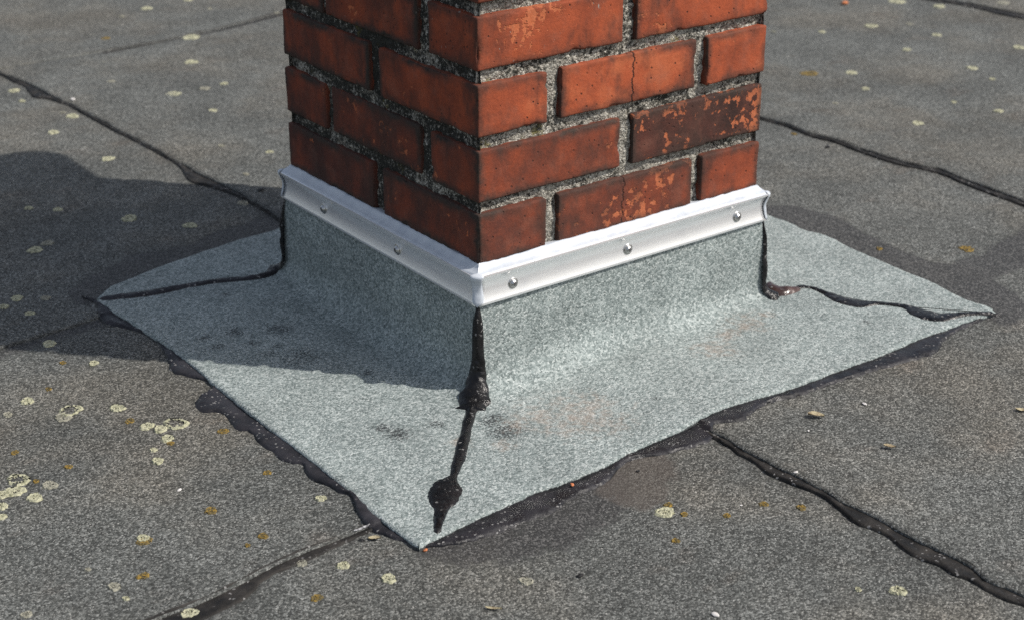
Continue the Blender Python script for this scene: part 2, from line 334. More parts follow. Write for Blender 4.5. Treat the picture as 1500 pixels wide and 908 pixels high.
def mat_roof():
    t = NT('weathered_roofing_felt')
    co = t.coord('Object')
    d, r1, r2 = t.voro(co, 500)
    d2, s1, s2 = t.voro(co, 820)
    fine = t.noise(co, 900, 2)
    g = t.math('MULTIPLY_ADD', t.math('POWER', r1, 1.4), 0.75, t.math('MULTIPLY', fine, 0.28))
    col = t.ramp(g, [(0.0, (0.012, 0.012, 0.0115)), (0.4, (0.080, 0.084, 0.079)), (0.75, (0.172, 0.178, 0.168)), (1.0, (0.34, 0.347, 0.33))])
    warm = t.map(t.noise(co, 2.6, 5, 0.6), 0.42, 0.64)
    col = t.mix(t.math('MULTIPLY', warm, 0.65), col, t.mix(1.0, col, (1.09, 0.96, 0.84), 'MULTIPLY'))
    rust = t.map(t.noise(t.coord('Object', scale=(1, 1.7, 1)), 7.5, 4, 0.6), 0.58, 0.72)
    col = t.mix(t.math('MULTIPLY', rust, 0.28), col, t.mix(1.0, col, (1.05, 0.82, 0.70), 'MULTIPLY'))
    patch = t.map(t.noise(co, 5.0, 6, 0.65), 0.3, 0.7, 0.74, 1.14)
    pc = t.node('ShaderNodeCombineColor')
    for k in range(3):
        t.link(patch, pc.inputs[k])
    col = t.mix(1.0, col, pc.outputs[0], 'MULTIPLY')
    white = t.map(s1, 0.972, 0.985)
    col = t.mix(t.math('MULTIPLY', white, 0.55), col, (0.50, 0.49, 0.46))
    tar = t.attr('tar')
    tn = t.math('MULTIPLY_ADD', t.noise(co, 75, 5, 0.75), 1.1, t.math('ADD', tar, -0.72))
    tm = t.map(t.math('ADD', tn, t.math('MULTIPLY', t.math('ADD', r1, -0.5), 0.22)), 0.0, 0.30)
    tarcol = t.mix(t.map(r2, 0.5, 1.0), (0.020, 0.0198, 0.0205), (0.125, 0.122, 0.118))
    col = t.mix(t.math('MULTIPLY', tm, 0.82), col, tarcol)
    br = t.map(t.math('MULTIPLY_ADD', t.noise(co, 40, 3), 0.7, t.math('ADD', t.attr('mud'), -0.55)), 0.0, 0.3)
    col = t.mix(t.math('MULTIPLY', br, 0.7), col, t.mix(r1, (0.060, 0.050, 0.043), (0.105, 0.092, 0.080)))
    h = t.math('MULTIPLY_ADD', r1, 0.7, t.math('MULTIPLY', d, -0.8))
    h = t.math('MULTIPLY', h, t.math('SUBTRACT', 1.0, t.math('MULTIPLY', tm, 0.5)))
    n1 = t.bump(h, 0.0011, 0.9)
    n2 = t.bump(t.noise(co, 28, 4, 0.6), 0.004, 0.5, n1)
    return t.out(col, t.map(tm, 0, 1, 0.92, 0.72, False), n2)

def mat_green():
    t = NT('green_grey_mineral_felt')
    co = t.coord('Object')
    d, r1, r2 = t.voro(co, 430)
    d2, s1, s2 = t.voro(co, 900)
    fine = t.noise(co, 1000, 2)
    g = t.math('MULTIPLY_ADD', r1, 0.72, t.math('MULTIPLY', fine, 0.32))
    col = t.ramp(g, [(0.0, (0.030, 0.037, 0.037)), (0.20, (0.132, 0.160, 0.157)), (0.55, (0.255, 0.294, 0.287)), (0.85, (0.405, 0.442, 0.430)), (1.0, (0.58, 0.60, 0.58))])
    big = t.map(t.noise(co, 9, 4, 0.6), 0.3, 0.7, 0.86, 1.08)
    pc = t.node('ShaderNodeCombineColor')
    for k in range(3):
        t.link(big, pc.inputs[k])
    col = t.mix(1.0, col, pc.outputs[0], 'MULTIPLY')
    # dark granules in clusters where the chippings have come off
    dk = t.math('MULTIPLY_ADD', t.noise(co, 300, 4, 0.8), 1.15, t.math('ADD', t.attr('loss'), -0.86))
    dk = t.map(dk, 0.0, 0.10)
    dots = t.map(s2, 0.988, 0.994)
    col = t.mix(t.math('MAXIMUM', t.math('MULTIPLY', dk, 0.88), t.math('MULTIPLY', dots, 0.7)), col, (0.020, 0.022, 0.024))
    ru = t.map(t.math('MULTIPLY_ADD', t.noise(co, 90, 4, 0.65), 1.0, t.math('ADD', t.attr('rust'), -0.82)), 0.0, 0.4)
    col = t.mix(t.math('MULTIPLY', ru, 0.34), col, (0.36, 0.235, 0.165))
    du = t.map(t.math('MULTIPLY_ADD', t.noise(co, 130, 4, 0.65), 0.8, t.math('ADD', t.attr('dust'), -0.72)), 0.0, 0.6)
    col = t.mix(t.math('MULTIPLY', du, 0.48), col, (0.56, 0.57, 0.545))
    h = t.math('MULTIPLY_ADD', r1, 0.7, t.math('MULTIPLY', d, -0.8))
    n1 = t.bump(h, 0.0010, 0.9)
    n2 = t.bump(t.noise(co, 35, 3), 0.003, 0.35, n1)
    return t.out(col, 0.9, n2)

def mat_bitumen(name, base, grain, rough0, rough1, bump=0.002, spec=0.5, grit=0.93):
    t = NT(name)
    co = t.coord('Object')
    d, r1, r2 = t.voro(co, 420)
    col = t.mix(t.map(t.noise(co, 30, 4), 0.35, 0.7), base, grain)
    gm = t.math('MULTIPLY', t.map(r1, grit, grit + 0.015), t.map(t.noise(co, 22, 3), 0.42, 0.6))
    col = t.mix(t.math('MULTIPLY', gm, 0.8), col, (0.26, 0.255, 0.25))
    ro = t.map(t.noise(co, 60, 3), 0.3, 0.7, rough0, rough1)
    ro = t.math('MAXIMUM', ro, t.math('MULTIPLY', gm, 0.9))
    n1 = t.bump(t.math('ADD', t.noise(co, 120, 4, 0.65), t.math('MULTIPLY', gm, 0.6)), bump, 0.8)
    t.bsdf.inputs['Specular IOR Level'].default_value = spec
    return t.out(col, ro, n1)

def mat_brick(name, crack=None):
    t = NT(name)
    co = t.coord('Object', rand=True)
    own = t.coord('Object')
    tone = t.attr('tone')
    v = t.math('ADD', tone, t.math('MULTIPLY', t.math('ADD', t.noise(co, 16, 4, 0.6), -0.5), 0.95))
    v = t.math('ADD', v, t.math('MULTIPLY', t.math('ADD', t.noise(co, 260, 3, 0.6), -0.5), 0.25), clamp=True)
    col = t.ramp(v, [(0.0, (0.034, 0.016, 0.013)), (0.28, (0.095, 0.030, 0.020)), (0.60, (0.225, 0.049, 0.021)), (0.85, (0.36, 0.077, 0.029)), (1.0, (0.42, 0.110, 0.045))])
    dusty = t.map(t.noise(co, 34, 5, 0.7), 0.45, 0.75)
    col = t.mix(t.math('MULTIPLY', dusty, 0.30), col, (0.235, 0.105, 0.072))
    # flaked skin: paler orange clay shows in spots and patches
    chip = t.attr('chip')
    cl = t.math('MULTIPLY_ADD', t.noise(co, 14, 3), 0.9, t.math('MULTIPLY', t.noise(co, 85, 4, 0.6), 0.9))
    cm = t.map(t.math('ADD', cl, t.math('MULTIPLY', chip, 0.20)), 1.13, 1.18)
    col = t.mix(t.math('MULTIPLY', cm, 0.85), col, t.mix(t.noise(co, 180, 2), (0.44, 0.105, 0.035), (0.50, 0.17, 0.080)))
    # soot and algae along the joints
    e = t.attr('edge')
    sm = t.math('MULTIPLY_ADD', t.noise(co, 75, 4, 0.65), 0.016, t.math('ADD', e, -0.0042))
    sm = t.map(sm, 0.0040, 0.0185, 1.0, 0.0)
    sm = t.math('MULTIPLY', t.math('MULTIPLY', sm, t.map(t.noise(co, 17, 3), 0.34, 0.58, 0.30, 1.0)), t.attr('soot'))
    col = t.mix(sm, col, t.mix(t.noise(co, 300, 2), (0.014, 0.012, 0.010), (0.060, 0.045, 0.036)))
    stain = t.map(t.math('ADD', t.noise(t.coord('Object', rand=True, scale=(1, 1, 0.55)), 19, 4, 0.65), t.math('MULTIPLY', t.attr('soot'), 0.12)), 0.56, 0.80)
    col = t.mix(t.math('MULTIPLY', stain, 0.75), col, (0.050, 0.026, 0.020))
    # pale lichen flecks
    fl = t.map(t.math('ADD', t.math('MULTIPLY_ADD', t.noise(t.coord('Object', rand=True, scale=(1, 1, 0.5)), 150, 3, 0.7), 0.8, t.math('MULTIPLY', t.noise(co, 25, 2), 0.7)), t.math('MULTIPLY', t.attr('fleck'), 0.46)), 1.10, 1.14)
    col = t.mix(t.math('MULTIPLY', fl, 0.75), col, (0.30, 0.30, 0.265))
    d, r1, r2 = t.voro(co, 120)
    pit = t.math('MULTIPLY', t.map(d, 0.10, 0.22, 1.0, 0.0), t.map(r1, 0.80, 0.84))
    col = t.mix(t.math('MULTIPLY', pit, 0.75), col, (0.05, 0.022, 0.016))
    h = t.math('MULTIPLY_ADD', t.noise(co, 180, 5, 0.7), 0.5, t.math('MULTIPLY', pit, -0.7))
    h = t.math('ADD', h, t.math('MULTIPLY', cm, -0.35))
    if crack is not None:
        sx = t.node('ShaderNodeSeparateXYZ')
        t.link(own, sx.inputs[0])
        wob = t.math('MULTIPLY', t.math('ADD', t.noise(t.coord('Object', scale=(0, 0, 1)), 60, 4, 0.6), -0.5), 0.022)
        dist = t.math('ABSOLUTE', t.math('ADD', t.math('ADD', sx.outputs[0], -crack[0]), wob))
        ck = t.math('MULTIPLY', t.map(dist, 0.0003, crack[1], 1.0, 0.0), crack[2])
        col = t.mix(ck, col, (0.030, 0.016, 0.012))
        h = t.math('ADD', h, t.math('MULTIPLY', ck, -1.5))
    n1 = t.bump(h, 0.0022, 0.85)
    return t.out(col, 0.86, n1)

def mat_mortar():
    t = NT('sandy_lime_mortar')
    co = t.coord('Object')
    d, r1, r2 = t.voro(co, 400)
    col = t.ramp(t.math('MULTIPLY_ADD', r1, 0.75, t.math('MULTIPLY', t.noise(co, 700, 2), 0.25)), [(0.0, (0.10, 0.094, 0.080)), (0.45, (0.28, 0.262, 0.222)), (0.8, (0.46, 0.44, 0.385)), (1.0, (0.62, 0.61, 0.55))])
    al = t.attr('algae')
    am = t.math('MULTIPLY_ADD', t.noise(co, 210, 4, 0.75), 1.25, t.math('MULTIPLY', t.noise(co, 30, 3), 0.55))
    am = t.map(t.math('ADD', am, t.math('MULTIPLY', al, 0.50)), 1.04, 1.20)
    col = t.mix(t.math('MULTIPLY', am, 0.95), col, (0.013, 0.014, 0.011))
    ms = t.map(t.noise(co, 26, 3, 0.6), 0.62, 0.72)
    col = t.mix(t.math('MULTIPLY', ms, t.math('MULTIPLY', t.map(r2, 0.2, 0.6), 0.65)), col, (0.17, 0.145, 0.030))
    h = t.math('ADD', t.math('MULTIPLY_ADD', r1, 0.6, t.math('MULTIPLY', d, -0.8)), t.math('MULTIPLY', am, -0.6))
    return t.out(col, 0.93, t.bump(h, 0.0018, 1.0))

def mat_metal():
    t = NT('satin_aluminium')
    st = t.noise(t.coord('Object', scale=(1.0, 1.0, 60.0)), 14, 4, 0.6)
    co = t.coord('Object')
    ro = t.map(st, 0.3, 0.7, 0.27, 0.34)
    col = t.mix(t.map(t.noise(co, 25, 3, 0.55), 0.5, 0.85), (0.95, 0.955, 0.965), (0.86, 0.87, 0.89))
    n1 = t.bump(st, 0.0002, 0.06)
    return t.out(col, ro, n1, 0.70)

def mat_sealant():
    t = NT('milky_white_sealant')
    co = t.coord('Object')
    col = t.mix(t.map(t.noise(co, 60, 4), 0.4, 0.75), (0.52, 0.555, 0.60), (0.42, 0.46, 0.515))
    t.bsdf.inputs['Specular IOR Level'].default_value = 0.5
    return t.out(col, t.map(t.noise(co, 35, 3), 0.3, 0.7, 0.28, 0.5), t.bump(t.noise(co, 45, 2, 0.5), 0.0015, 0.35))

def mat_steel():
    t = NT('screw_steel')
    co = t.coord('Object')
    return t.out(t.mix(t.noise(co, 500, 3), (0.40, 0.395, 0.385), (0.58, 0.575, 0.56)), 0.28, t.bump(t.noise(co, 900, 3), 0.0002, 0.5), 1.0)

def mat_plain(name, a, b, scale, rough=0.9, bump=0.001, thr=(0.35, 0.65)):
    t = NT(name)
    co = t.coord('Object', rand=True)
    f = t.map(t.noise(co, scale, 4, 0.65), *thr)
    col = t.mix(f, a, b)
    return t.out(col, rough, t.bump(t.noise(co, scale * 1.7, 4, 0.7), bump, 0.9))

M = dict(
    roof=mat_roof(), green=mat_green(),
    tar=mat_bitumen('glossy_bitumen', (0.0045, 0.0045, 0.0050), (0.011, 0.0105, 0.0115), 0.16, 0.36, 0.0022, 0.30, 0.955),
    tar_aged=mat_bitumen('weathered_bitumen', (0.014, 0.0138, 0.0165), (0.032, 0.031, 0.036), 0.42, 0.66, 0.0018, 0.22, 0.945),
    tar_dark=mat_bitumen('dull_bitumen', (0.009, 0.0088, 0.0105), (0.024, 0.023, 0.027), 0.30, 0.60, 0.0020, 0.25, 0.955),
    tar_seam=mat_bitumen('old_seam_bitumen', (0.010, 0.0095, 0.009), (0.034, 0.031, 0.028), 0.55, 0.8, 0.0022, 0.22, 0.955),
    tar_brown=mat_bitumen('brown_filmed_bitumen', (0.030, 0.014, 0.010), (0.075, 0.034, 0.025), 0.15, 0.35, 0.0012, 0.6, 0.97),
    brick=mat_brick('weathered_red_brick'), brick_crack=mat_brick('cracked_red_brick', (0.004, 0.0019, 0.85)),
    brick_line=mat_brick('hairline_cracked_brick', (-0.008, 0.0022, 0.6)),
    mortar=mat_mortar(), metal=mat_metal(), seal=mat_sealant(), steel=mat_steel(),
    recess=mat_plain('screw_recess_dark', (0.05, 0.05, 0.05), (0.10, 0.10, 0.10), 400, 0.5, 0.0001),
    slab=mat_plain('concrete_cap', (0.26, 0.25, 0.23), (0.36, 0.35, 0.33), 60, 0.9, 0.002),
    deck=mat_plain('bituminous_underlay', (0.020, 0.019, 0.018), (0.035, 0.033, 0.031), 40, 0.9, 0.001),
    pale=mat_plain('pale_green_lichen', (0.22, 0.22, 0.14), (0.43, 0.42, 0.295), 230, 0.95, 0.0012, (0.36, 0.56)),
    grey=mat_plain('grey_lichen', (0.16, 0.158, 0.125), (0.29, 0.28, 0.225), 230, 0.95, 0.0012, (0.36, 0.56)),
    yellow=mat_plain('orange_lichen', (0.105, 0.085, 0.040), (0.30, 0.19, 0.035), 260, 0.95, 0.0012, (0.42, 0.66)),
    leaf=mat_plain('dry_leaf', (0.20, 0.15, 0.09), (0.42, 0.37, 0.24), 120, 0.8, 0.0006),
    chip=mat_plain('brick_chip', (0.40, 0.12, 0.05), (0.55, 0.22, 0.10), 300, 0.9, 0.0008),
    crumb=mat_plain('bitumen_crumb', (0.008, 0.008, 0.009), (0.02, 0.019, 0.02), 300, 0.55, 0.0012),
    fleck=mat_plain('white_fleck', (0.48, 0.46, 0.44), (0.68, 0.66, 0.64), 300, 0.9, 0.0006),
    white_lines=mat_plain('mottled_white_line', (0.10, 0.10, 0.105), (0.42, 0.42, 0.43), 220, 0.6, 0.0008, (0.42, 0.60)),
)

# ------------------------------------------------------------------ the roof: deck and lapped felt sheets
deck_me = mesh_from('roof_deck', [(-9, -9, -0.012), (9, -9, -0.012), (9, 9, -0.012), (-9, 9, -0.012)], [(0, 1, 2, 3)], smooth=False)
roof = tag(obj('roof', deck_me, M['deck']), 'flat roof laid with lapped strips of weathered grey mineral felt', 'roof', kind='structure')

def by_y(*names):
    p = np.array([q for n in names for q in DATA[n]])
    p = p[np.argsort(p[:, 1])]
    return lambda y: np.interp(y, p[:, 1], p[:, 0])

def by_x(name):
    p = np.array(DATA[name])
    p = p[np.argsort(p[:, 0])]
    return lambda x: np.interp(x, p[:, 0], p[:, 1])

edge_a = by_y('E_in', 'A_in')
edge_c = by_y('C_in')
edge_d = by_y('D_in')
const = lambda v: (lambda q: np.full(np.shape(q), float(v)))

def axis(a, b, lo, hi, fine=0.010, coarse=0.35):
    out = [a]
    while out[-1] < b - 1e-6:
        q = out[-1]
        st = fine if lo <= q <= hi else min(coarse, max(fine, 0.25 * min(abs(q - lo), abs(q - hi)) + fine))
        out.append(min(b, q + st))
    return np.array(out)

def smear(P):
    """tar smears and mud on the felt, with outlines of their own"""
    P3 = np.c_[P, np.zeros(len(P))]
    wob = fbm(P3, 30, 5) * 0.010
    tar = np.zeros(len(P))
    for name, w, amp in (('stain_RB', 0.034, 0.84), ('stain_LB', 0.030, 0.80), ('stain_NR', 0.050, 0.52)):
        d, ins = poly_dist(P, DATA[name])
        tar = np.maximum(tar, (amp + 0.16 * fbm(P3, 14, 41)) * (1 - sstep(0, w, d + wob)))
    d, ins = poly_dist(P, DATA['stain_brown'])
    mud = 0.8 * (1 - sstep(-0.004, 0.045, d + 1.6 * wob)) * (0.8 + 0.3 * fbm(P3, 25, 31))
    for name in ('E_out', 'A_out', 'C_out', 'F_out', 'G_out', 'B_out'):
        q = resample(DATA[name], 60)
        dd = np.full(len(P), 9.)
        for a in q:
            dd = np.minimum(dd, (P[:, 0] - a[0]) ** 2 + (P[:, 1] - a[1]) ** 2)
        amp = 0.62 if name == 'G_out' else 0.30
        tar = np.maximum(tar, amp * np.exp(-np.sqrt(dd) / 0.014))
    return tar, mud

def felt_sheet(x0, xl, x1, xr, y0, yl, y1, yr, lip_x=0.0045, lip_y=0.003):
    X = axis(x0, x1, -0.85, 2.45)
    X = np.r_[X[0], X]
    Y = axis(y0, y1, -0.95, 2.6)
    Y = np.r_[Y[0], Y]
    gx, gy = np.meshgrid(X, Y)
    gx, gy = gx.ravel(), gy.ravel()
    wx = 1 - sstep(0.0, 0.2, gx - x0)
    wxr = 1 - sstep(0.0, 0.2, x1 - gx)
    px = gx + (xl(gy) - x0) * wx + (xr(gy) - x1) * wxr
    wy = 1 - sstep(0.0, 0.2, gy - y0)
    wyr = 1 - sstep(0.0, 0.2, y1 - gy)
    py = gy + (yl(px) - y0) * wy + (yr(px) - y1) * wyr
    P3 = np.c_[px, py, np.zeros(len(px))]
    # torn, slightly wavy cut edge
    px = px + wx * (gx - x0 < 0.001) * vnoise(P3, 70, 3) * 0.0022
    z = lip_x * (1 - sstep(0.05, 0.22, gx - x0)) + lip_y * (1 - sstep(0.04, 0.18, gy - y0))
    near = sstep(0.0, 0.05, gx - x0) * sstep(0, 0.05, gy - y0) * sstep(0, 0.05, x1 - gx) * sstep(0, 0.05, y1 - gy)
    z = z + near * (fbm(P3, 6, 9) * 0.0013 + vnoise(P3, 2.2, 4) * 0.0008)
    nu, nv = len(X), len(Y)
    idx = np.arange(nu * nv)
    z[(idx % nu) == 0] = -0.010
    z[idx < nu] = -0.010
    tar, mud = smear(np.c_[px, py])
    me = mesh_from('felt_sheet', np.c_[px, py, z], grid_faces(nu, nv), dict(tar=tar, mud=mud))
    return obj('felt_sheet', me, M['roof'], roof)

ea, ec, ed = float(edge_a(0.2)), float(edge_c(0.2)), float(edge_d(0.9))
plus = lambda f, k: (lambda q: f(q) + k)
yF, yG, yB = by_x('F_in'), by_x('G_in'), by_x('B_in')
y_f, y_g, y_b = -0.222, 0.497, 1.84
sheet_f = felt_sheet(-0.88, const(-0.88), ea + .03, plus(edge_a, .03), -8.5, const(-8.5), y_f + .03, plus(yF, .03), lip_y=0)
sheet_g = felt_sheet(-0.88, const(-0.88), ea + .03, plus(edge_a, .03), y_f, yF, y_g + .03, plus(yG, .03))
sheet_h = felt_sheet(-0.88, const(-0.88), ea + .03, plus(edge_a, .03), y_g, yG, 8.5, const(8.5), lip_y=.002)
sheet_a = felt_sheet(ea, edge_a, ec + .03, plus(edge_c, .03), -8.5, const(-8.5), y_b + .03, plus(yB, .03), lip_y=0)
sheet_b = felt_sheet(ea, edge_a, ec + .03, plus(edge_c, .03), y_b, yB, 8.5, const(8.5), lip_y=.002)
sheet_c = felt_sheet(ec, edge_c, ed + .03, plus(edge_d, .03), -8.5, const(-8.5), 8.5, const(8.5), lip_y=0)
sheet_d = felt_sheet(ed, edge_d, ed + 1.0, const(ed + 1.0), -8.5, const(-8.5), 8.5, const(8.5), lip_y=0)
for k in range(5):
    x = ed + 0.97 + k
    felt_sheet(x, const(x), x + 1.03, const(x + 1.03), -8.5, const(-8.5), 8.5, const(8.5), lip_y=0)
for k in range(7):
    x = -1.88 - k
    felt_sheet(x, const(x), x + 1.03, const(x + 1.03), -8.5, const(-8.5), 8.5, const(8.5), lip_y=0)

def roof_height(P):
    P = np.atleast_2d(P)
    P3 = np.c_[P, np.zeros(len(P))]
    z = fbm(P3, 6, 9) * 0.0013 + vnoise(P3, 2.2, 4) * 0.0008
    xs = [edge_a(P[:, 1]), edge_c(P[:, 1]), edge_d(P[:, 1])]
    for x in xs:
        dx = P[:, 0] - x
        z = z + np.where(dx >= 0, 0.0045 * (1 - sstep(0.05, 0.22, dx)), 0)
    for f, lip, x_ok in ((yF, .003, P[:, 0] < xs[0]), (yG, .002, P[:, 0] < xs[0]), (yB, .002, (P[:, 0] >= xs[0]) & (P[:, 0] < xs[1]))):
        dy = P[:, 1] - f(P[:, 0])
        z = z + np.where((dy >= 0) & x_ok, lip * (1 - sstep(0.04, 0.18, dy)), 0)
    return z

def collar_lift(P):
    """how far the lapped sheets below lift the collar"""
    dx = P[:, 0] - edge_a(P[:, 1])
    return 0.0045 * sstep(-0.05, 0.004, dx) * (1 - sstep(0.05, 0.24, dx))

def bleed_strip(name, inner, outer, mat, parent, zin=0.004, bulge=0.0035, n=None, rough=0.0012, seed=0, tuck=0.006, ride=False, widen=1.0):
    """a flat ooze of bitumen between two outlines, thickest just behind its free edge"""
    ln = np.sum(np.linalg.norm(np.diff(np.array(outer), axis=0), axis=1))
    n = n or int(max(20, ln / 0.004))
    dense = resample(chaikin(inner, 1), 900)
    b = resample(chaikin(outer, 1), n)
    # pair each point of the free edge with the nearest, never backward, point of the covered edge
    near = np.array([int(np.argmin(((dense - q) ** 2).sum(1))) for q in b], float)
    near = np.maximum.accumulate(near)
    near = np.convolve(np.pad(near, 4, mode='edge'), np.ones(9) / 9, 'valid')
    a = np.stack([np.interp(near, np.arange(900), dense[:, k]) for k in range(2)], 1)
    b = a + (b - a) * widen
    side = a - b
    L = np.linalg.norm(side, axis=1, keepdims=True) + 1e-6
    a = a + side / L * tuck
    rows = np.array([0, .12, .3, .5, .7, .85, .95, 1.0])
    prof = np.array([zin / max(bulge, 1e-5), .55, .62, .75, .95, 1.0, .72, -0.25])
    V = []
    for r, pz in zip(rows, prof):
        q = a * (1 - r) + b * r
        q3 = np.c_[q, np.full(n, r)]
        jit = np.c_[vnoise(q3, 160, seed + 1), vnoise(q3, 160, seed + 2)] * rough * (0.3 + r)
        z = pz * bulge * (1 + 0.35 * vnoise(q3, 60, seed + 5)) + (0.0006 * vnoise(q3, 220, seed + 8) if 0 < r < 1 else 0)
        z = z + (roof_height(q) if ride else 0)
        if ride and r < 0.4:
            z = np.minimum(z, collar_lift(q) + 0.0035)
        V.append(np.c_[q + jit, z])
    me = mesh_from(name, np.concatenate(V), grid_faces(n, len(rows)))
    fix_normals(me)
    # make sure the top looks up
    if me.polygons[len(me.polygons) // 2].normal.z < 0:
        me.flip_normals()
    return obj(name, me, mat, parent)

bleed_strip('seam_bitumen', DATA['E_in'], DATA['E_out'], M['tar_seam'], sheet_a, seed=1)
bleed_strip('seam_bitumen', DATA['A_in'], DATA['A_out'], M['tar_seam'], sheet_a, seed=2)
bleed_strip('seam_bitumen', DATA['C_in'], DATA['C_out'], M['tar_seam'], sheet_c, seed=3)
bleed_strip('seam_bitumen', DATA['D_in'], DATA['D_out'], M['tar_seam'], sheet_d, seed=4)
bleed_strip('seam_bitumen', DATA['F_in'], DATA['F_out'], M['tar_seam'], sheet_g, bulge=.0025, seed=5)
bleed_strip('seam_bitumen', DATA['B_in'], DATA['B_out'], M['tar_seam'], sheet_b, bulge=.0015, seed=6)

# ------------------------------------------------------------------ the chimney: bricks in mortar, concrete cap
CX, CY = 0.49, 0.478
TOP4, PITCH_Z, BH = 0.245, 0.084, 0.068
chimney = tag(empty('chimney'), 'square chimney stack of weathered red bricks with rough grey mortar joints', 'chimney')

def brick_mesh(dx, dy, dz, seed, tone, chip, soot, fleck, fine=True):
    """box with worn, chipped arrises; carries tone / chip / soot / edge values for the material"""
    r = 0.0026
    def cuts(L, st):
        n = max(2, int(round((L - 4 * r) / st)))
        return np.r_[-L / 2, -L / 2 + r * .5, -L / 2 + r, np.linspace(-L / 2 + 2 * r, L / 2 - 2 * r, n), L / 2 - r, L / 2 - r * .5, L / 2]
    st = 0.0055 if fine else 0.02
    ax = [cuts(dx, st), cuts(dy, st), cuts(dz, st)]
    ids, V, F = {}, [], []
    def vid(i, j, k):
        key = (i, j, k)
        if key not in ids:
            ids[key] = len(V)
            V.append((ax[0][i], ax[1][j], ax[2][k]))
        return ids[key]
    n = [len(a) for a in ax]
    for d in range(3):
        u, v = (d + 1) % 3, (d + 2) % 3
        for side in (0, n[d] - 1):
            for i in range(n[u] - 1):
                for j in range(n[v] - 1):
                    q = []
                    for (a, b) in ((i, j), (i + 1, j), (i + 1, j + 1), (i, j + 1)):
                        c = [0, 0, 0]
                        c[d], c[u], c[v] = side, a, b
                        q.append(vid(*c))
                    F.append(q if side else q[::-1])
    P = np.array(V)
    half = np.array([dx, dy, dz]) / 2
    dist = half - np.abs(P)                                # distance to each pair of faces
    ds = np.sort(dist, axis=1)
    edge = ds[:, 1]
    so = np.array([seed * 3.7, seed * 1.3, seed * 2.9])
    # rounding grows where the arris is worn
    wear = np.clip(0.55 + 0.8 * fbm(P + so, 28, seed), 0.15, 1.6)
    inner = np.clip(P, -(half - r), half - r)
    off = P - inner
    ln = np.linalg.norm(off, axis=1, keepdims=True)
    on = ln[:, 0] > 1e-9
    rounded = inner + off / np.maximum(ln, 1e-9) * np.minimum(r, ln)
    Q = P.copy()
    Q[on] = rounded[on]
    chipn = np.clip(fbm(P + so, 55, seed + 3) - 0.22, 0, 1) * 2.0
    near = np.exp(-edge / 0.0045)
    inward = -np.sign(P) * (dist < 0.012) / np.maximum(1, (dist < 0.012).sum(1, keepdims=True))
    Q += inward * (near * (wear * 0.0016 + chipn * 0.0095))[:, None]
    nrm = np.where(dist <= ds[:, :1] + 1e-9, np.sign(P), 0)
    Q += nrm * (fbm(P + so, 22, seed + 7) * 0.0011 + fbm(P + so, 110, seed + 9) * 0.0005)[:, None]
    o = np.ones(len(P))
    # shaded -x side: more grime, plus its shade painted into a darker tone
    shaded_side = (nrm[:, 0] < 0) * 1.0
    return mesh_from('brick', Q, F, dict(tone=o * tone - 0.10 * shaded_side, chip=o * chip, soot=np.clip(o * soot + 0.25 * shaded_side, 0, 1.15), fleck=o * fleck, edge=np.minimum(edge, 0.03)))

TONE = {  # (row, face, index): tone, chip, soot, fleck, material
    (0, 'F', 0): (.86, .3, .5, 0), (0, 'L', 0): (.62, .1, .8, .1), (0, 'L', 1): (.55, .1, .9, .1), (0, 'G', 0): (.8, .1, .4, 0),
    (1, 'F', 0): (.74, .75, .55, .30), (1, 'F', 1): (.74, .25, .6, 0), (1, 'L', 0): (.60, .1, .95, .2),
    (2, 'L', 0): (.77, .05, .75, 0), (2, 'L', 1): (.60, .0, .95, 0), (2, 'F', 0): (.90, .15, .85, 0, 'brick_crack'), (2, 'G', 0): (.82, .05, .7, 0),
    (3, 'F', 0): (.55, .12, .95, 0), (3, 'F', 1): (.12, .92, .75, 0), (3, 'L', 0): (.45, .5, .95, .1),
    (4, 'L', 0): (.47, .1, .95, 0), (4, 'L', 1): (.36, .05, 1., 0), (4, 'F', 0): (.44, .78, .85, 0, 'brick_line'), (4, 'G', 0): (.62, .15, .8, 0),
}
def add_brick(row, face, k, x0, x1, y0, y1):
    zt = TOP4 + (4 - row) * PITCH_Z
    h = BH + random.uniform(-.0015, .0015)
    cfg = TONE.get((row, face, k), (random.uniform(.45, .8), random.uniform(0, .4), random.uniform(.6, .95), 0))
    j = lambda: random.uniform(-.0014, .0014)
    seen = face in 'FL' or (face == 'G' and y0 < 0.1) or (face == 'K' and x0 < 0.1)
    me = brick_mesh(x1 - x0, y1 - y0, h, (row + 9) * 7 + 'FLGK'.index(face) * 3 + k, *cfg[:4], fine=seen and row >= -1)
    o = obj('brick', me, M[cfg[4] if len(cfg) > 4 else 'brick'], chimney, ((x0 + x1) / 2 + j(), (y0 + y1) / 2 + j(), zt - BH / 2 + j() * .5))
    o.rotation_euler = (random.uniform(-.004, .004), random.uniform(-.004, .004), random.uniform(-.004, .004))

